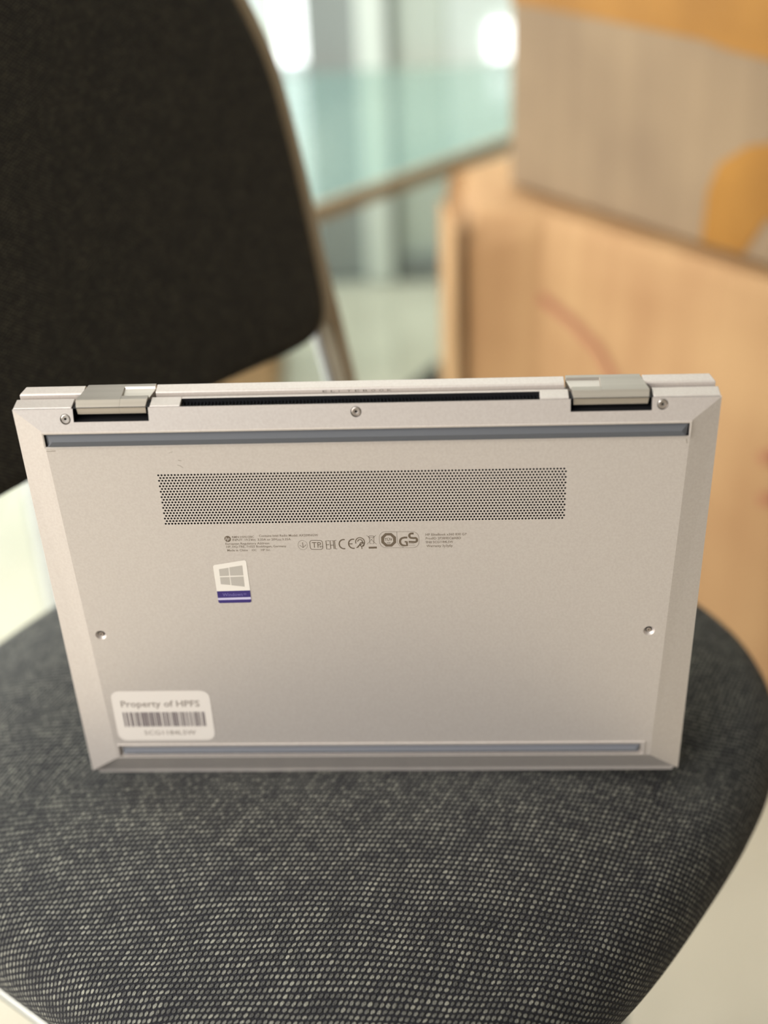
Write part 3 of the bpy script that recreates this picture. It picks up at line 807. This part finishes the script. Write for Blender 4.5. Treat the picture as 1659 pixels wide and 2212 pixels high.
def rrect(x0, x1, v0, v1, r, n=6):
    pts = []
    for cx, cv, a in ((x1 - r, v0 + r, -90), (x1 - r, v1 - r, 0), (x0 + r, v1 - r, 90), (x0 + r, v0 + r, 180)):
        pts += arc(cx, cv, r, a, a + 90, n)
    return pts
# print sheet units: (gx, gy) of a 0.2124 x 0.2535 mm grid anchored at the regulatory text
def gX(gx): return -66.7 + (gx - 484) * 0.2124
def gV(gx, gy): return 66.0 + (gy - 1158) * 0.2535 + (gx - 484) * 0.0034
def gp(pts): return [(gX(a), gV(a, b)) for a, b in pts]
def finish(name, bm, m, parent=lap):
    for f in bm.faces:
        if f.normal.y > 0: f.normal_flip()
    return obj(name, bm, m, parent, recalc=False)
def line(bm, s, g0, g1, gy, hpx=5.0, bold=0.0):
    text_geo(bm, s, gX(g0), gV(g0, gy + hpx / 2), hpx * 0.2535, (g1 - g0) * 0.2124, bold=bold)
bm = bmesh.new()
line(bm, 'RMN HSN-I38C', 501, 549, 1160, 4.4, 0.008); line(bm, 'Contains Intel Radio Model: AX209NGW', 560, 688, 1157.4, 4.8, 0.008)
line(bm, 'INPUT: 19.5V     3.33A or 20V     3.25A', 501, 628, 1166.2, 4.6, 0.01)
for g0 in (542.5, 598.5):
    poly(bm, gp([(g0, 1164.8), (g0 + 9, 1164.8), (g0 + 9, 1165.8), (g0, 1165.8)])); poly(bm, gp([(g0, 1167.2), (g0 + 2.4, 1167.2), (g0 + 2.4, 1168), (g0, 1168)])); poly(bm, gp([(g0 + 3.3, 1167.2), (g0 + 5.7, 1167.2), (g0 + 5.7, 1168), (g0 + 3.3, 1168)])); poly(bm, gp([(g0 + 6.6, 1167.2), (g0 + 9, 1167.2), (g0 + 9, 1168), (g0 + 6.6, 1168)]))
line(bm, 'European Regulatory Address:', 485, 582, 1174.6, 4.6, 0.01)
line(bm, 'HP, HQ-TRE, 71025 Boeblingen, Germany', 486, 617, 1181.4, 4.6, 0.01)
line(bm, 'Made in China', 487, 532, 1189, 4.6, 0.01); line(bm, 'IOC', 541, 551, 1188.6, 4.4, 0.01); line(bm, 'HP Inc.', 561, 582, 1188.2, 4.4, 0.01)
finish('regulatory_text', bm, M_print_s)
bm = bmesh.new()
line(bm, 'HP EliteBook x360 830 G7', 920, 1008, 1155, 5.0, 0.01)
line(bm, 'ProdID 2P3B9EC#ABD', 920, 996, 1163.2, 5.0, 0.01)
line(bm, 'SN# 5CG1184L5W', 920, 979, 1171.2, 5.0, 0.01)
line(bm, 'Warranty 3y3y0y', 921, 978, 1179.6, 5.0, 0.01)
finish('serial_text', bm, M_print_s)
# round maker's mark
bm = bmesh.new()
poly(bm, gp(arc(491, 1164, 7.0, 0, 348, 29, 6.6)))
finish('round_logo', bm, M_print)
bm = bmesh.new(); text_geo(bm, 'hp', gX(486.2), gV(486.2, 1166.6), 1.75, 1.95, w=WI - 0.06, bold=0.012)
for v in bm.verts: v.co.x += (v.co.z - P(0, gV(491, 1164), 0).z) * 0.28
finish('round_logo_letters', bm, M_alu)
# approval marks
bm = bmesh.new()
stroke(bm, gp(arc(653, 1177.6, 10.2, -55, 300, 30)), 0.13)
stroke(bm, gp([(653, 1171.6), (653.6, 1183)]), 0.28); stroke(bm, gp([(646.5, 1177.8), (653.4, 1183.2), (660.5, 1176.8)]), 0.26)
stroke(bm, gp(rrect(669, 696.4, 1167.4, 1187.2, 5)), 0.30, True)
text_geo(bm, 'TP', gX(673.2), gV(673.2, 1183.4), 3.1, 4.2, bold=0.0); text_geo(bm, 'BY', gX(689.8), gV(689.8, 1182.6), 0.8, 1.5, bold=0.03)
# EAC
for seg_ in ([(711.2, 1168), (704, 1168.2), (704.6, 1186.4), (711.8, 1186.2)], [(704, 1177), (710.6, 1176.8)],
             [(713.6, 1186.2), (713, 1167.8), (720, 1167.6), (720.6, 1186)], [(713.3, 1178), (720.3, 1177.8)],
             [(726.6, 1167.2), (722.8, 1167.4), (723.4, 1186), (727.4, 1185.8)]):
    stroke(bm, gp(seg_), 0.36)
stroke(bm, gp(arc(742.5, 1175.6, 10, 285, 75, 20)), 0.62)
stroke(bm, gp(arc(763, 1174.8, 10, 285, 75, 20)), 0.62); stroke(bm, gp([(754, 1175), (761.5, 1174.8)]), 0.5)
# spiral mark
stroke(bm, gp(arc(778, 1171, 9.6, 60, -200, 26)), 0.46); stroke(bm, gp(arc(778, 1171, 5.4, 100, -170, 20)), 0.46)
stroke(bm, gp(arc(782, 1176, 4.4, 0, 352, 20)), 0.5, True); poly(bm, gp([(768.4, 1184), (776.6, 1175.4), (778.2, 1177.6), (773, 1183.6)])); stroke(bm, gp([(781, 1180), (781.2, 1186)]), 0.4)
# crossed-out bin
stroke(bm, gp([(793, 1156.5), (813.5, 1176)]), 0.16); stroke(bm, gp([(813, 1156), (792.6, 1175.8)]), 0.16)
stroke(bm, gp([(797.6, 1159.4), (799.6, 1174.6), (807.4, 1174.4), (808.8, 1159.2)]), 0.22); stroke(bm, gp(arc(803, 1159, 6.0, 0, 350, 16, 1.7)), 0.2, True)
poly(bm, gp([(795.8, 1181.4), (813.6, 1181), (813.8, 1185), (796, 1185.4)]))
# octagon mark and GS
stroke(bm, gp(rrect(820, 905.5, 1148.6, 1183.4, 13.5, 8)), 0.14, True)
stroke(bm, gp([(858.2, 1148.8), (859, 1172), (863, 1179), (872, 1183)]), 0.14)
oc = [(840 + 13.9 * math.cos(math.radians(22.5 + 45 * k)), 1166.3 + 13.1 * math.sin(math.radians(22.5 + 45 * k))) for k in range(8)]
stroke(bm, gp(oc), 1.45, True)
text_geo(bm, 'TÜV', gX(831.2), gV(831.2, 1168.4), 1.45, 3.6, bold=0.02)
text_geo(bm, 'SÜD', gX(836), gV(836, 1174.6), 0.75, 1.7, bold=0.02)
stroke(bm, gp([(880.5, 1161.4), (874, 1161.2)] + arc(872.5, 1170.2, 8.0, 270, 90, 14, 8.4) + [(879.4, 1178.6), (879, 1170.6), (874.5, 1170.6)]), 1.0)
stroke(bm, gp([(894.4, 1152.6), (890, 1152.6)] + arc(889.6, 1157.4, 4.8, 270, 90, 10) + [(895, 1162.6)] + arc(896.6, 1166.6, 4.6, -80, 88, 10) + [(883, 1170.6)]), 1.05)
stroke(bm, gp([(883, 1174.8), (894.5, 1174.6)]), 0.12); stroke(bm, gp([(883, 1178.4), (897.5, 1178)]), 0.12)
finish('approval_marks', bm, M_print)
# spine lettering on the lid
bm = bmesh.new()
s_ = 'ELITEBOOK'
for i, c in enumerate(s_):
    text_geo(bm, c, -17.8 + i * 3.55, -0.55, 1.0, 1.9 if c != 'I' else 0.25, w=9.96)
for f in bm.faces:
    if f.normal.y > 0: f.normal_flip()
obj('spine_lettering', bm, M_spine, lid, recalc=False)
# scuffs
for pts, t in (([(-142.0 + 0.8, 19.6), (-139.5, 19.7), (-137.0, 19.5)], 0.3), ([(-83.6, 27.7), (-82.2, 28.3), (-81.2, 29.2)], 0.22), ([(-83.0, 25.3), (-81.6, 25.7)], 0.25), ([(-86.6, 21.6), (-84.8, 20.9)], 0.15), ([(139.8, 19.0), (140.2, 21.2)], 0.35)):
    bm = bmesh.new(); stroke(bm, pts, t, w=WI - 0.02); finish('scuff_mark', bm, M_scuff)

# square licence sticker
bm = bmesh.new()
w0, w1 = WI - 0.10, WI - 0.14
poly(bm, [(-73.7, 82.8), (-73.0, 82.0), (-58.6, 79.5), (-57.9, 80.0), (-57.55, 97.0), (-57.6, 103.3), (-58.2, 103.9), (-72.8, 104.1), (-73.4, 103.5), (-73.5, 97.1)], w0)
st = finish('licence_sticker', bm, M_paper); st['label'] = 'small white and purple sticker'
for q in ([(-71.1, 84.4), (-66.6, 83.6), (-66.7, 88.2), (-71.1, 88.4)], [(-66.1, 83.4), (-60.0, 82.4), (-60.0, 88.1), (-66.2, 88.2)],
          [(-71.1, 89.0), (-66.6, 88.9), (-66.6, 93.5), (-71.1, 93.0)], [(-66.2, 88.9), (-60.0, 88.7), (-60.0, 94.6), (-66.1, 93.7)]):
    bm = bmesh.new(); poly(bm, q, w1); finish('sticker_pane', bm, M_pane, st)
bm = bmesh.new(); poly(bm, [(-73.45, 97.1), (-57.6, 96.8), (-57.6, 100.7), (-73.4, 101.0)], w1); poly(bm, [(-73.4, 102.25), (-57.6, 102.0), (-57.65, 103.3), (-58.2, 103.85), (-72.8, 104.05), (-73.35, 103.5)], w1)
finish('sticker_band', bm, M_navy, st)
bm = bmesh.new(); poly(bm, [(-73.4, 101.0), (-57.6, 100.7), (-57.6, 102.0), (-73.4, 102.25)], w1); finish('sticker_line', bm, M_lilac, st)
bm = bmesh.new(); text_geo(bm, 'Windows', -70.9, 100.0, 1.75, 9.6, w=WI - 0.18, rotv=-0.02); text_geo(bm, '®', -60.9, 99.4, 1.1, 1.4, w=WI - 0.18); finish('sticker_lettering', bm, M_lilac2, st)

# property label
bm = bmesh.new(); w0 = WI - 0.10
poly(bm, rrect(-134.2, -84.2, 158.0, 190.8, 4.6), w0)
pl = finish('property_label', bm, M_paper2); pl['label'] = 'rounded white barcode label'
bm = bmesh.new(); text_geo(bm, 'Property of HPFS', -129.8, 168.3, 4.0, 40.0, w=WI - 0.16, bold=0.01); text_geo(bm, '5CG1184L5W', -120.4, 187.0, 2.9, 26.5, w=WI - 0.16, bold=0.0); finish('label_lettering', bm, M_barc2, pl)
bm = bmesh.new(); x = -129.8; rnd = random.Random(11)
while x < -88.4:
    wd = rnd.choice((0.3, 0.3, 0.45, 0.75, 1.0)); poly(bm, [(x, 171.8), (min(x + wd, -88), 171.8), (min(x + wd, -88), 181.4), (x, 181.4)], WI - 0.16); x += wd + rnd.choice((0.3, 0.3, 0.55, 0.75))
finish('barcode', bm, M_barc, pl)
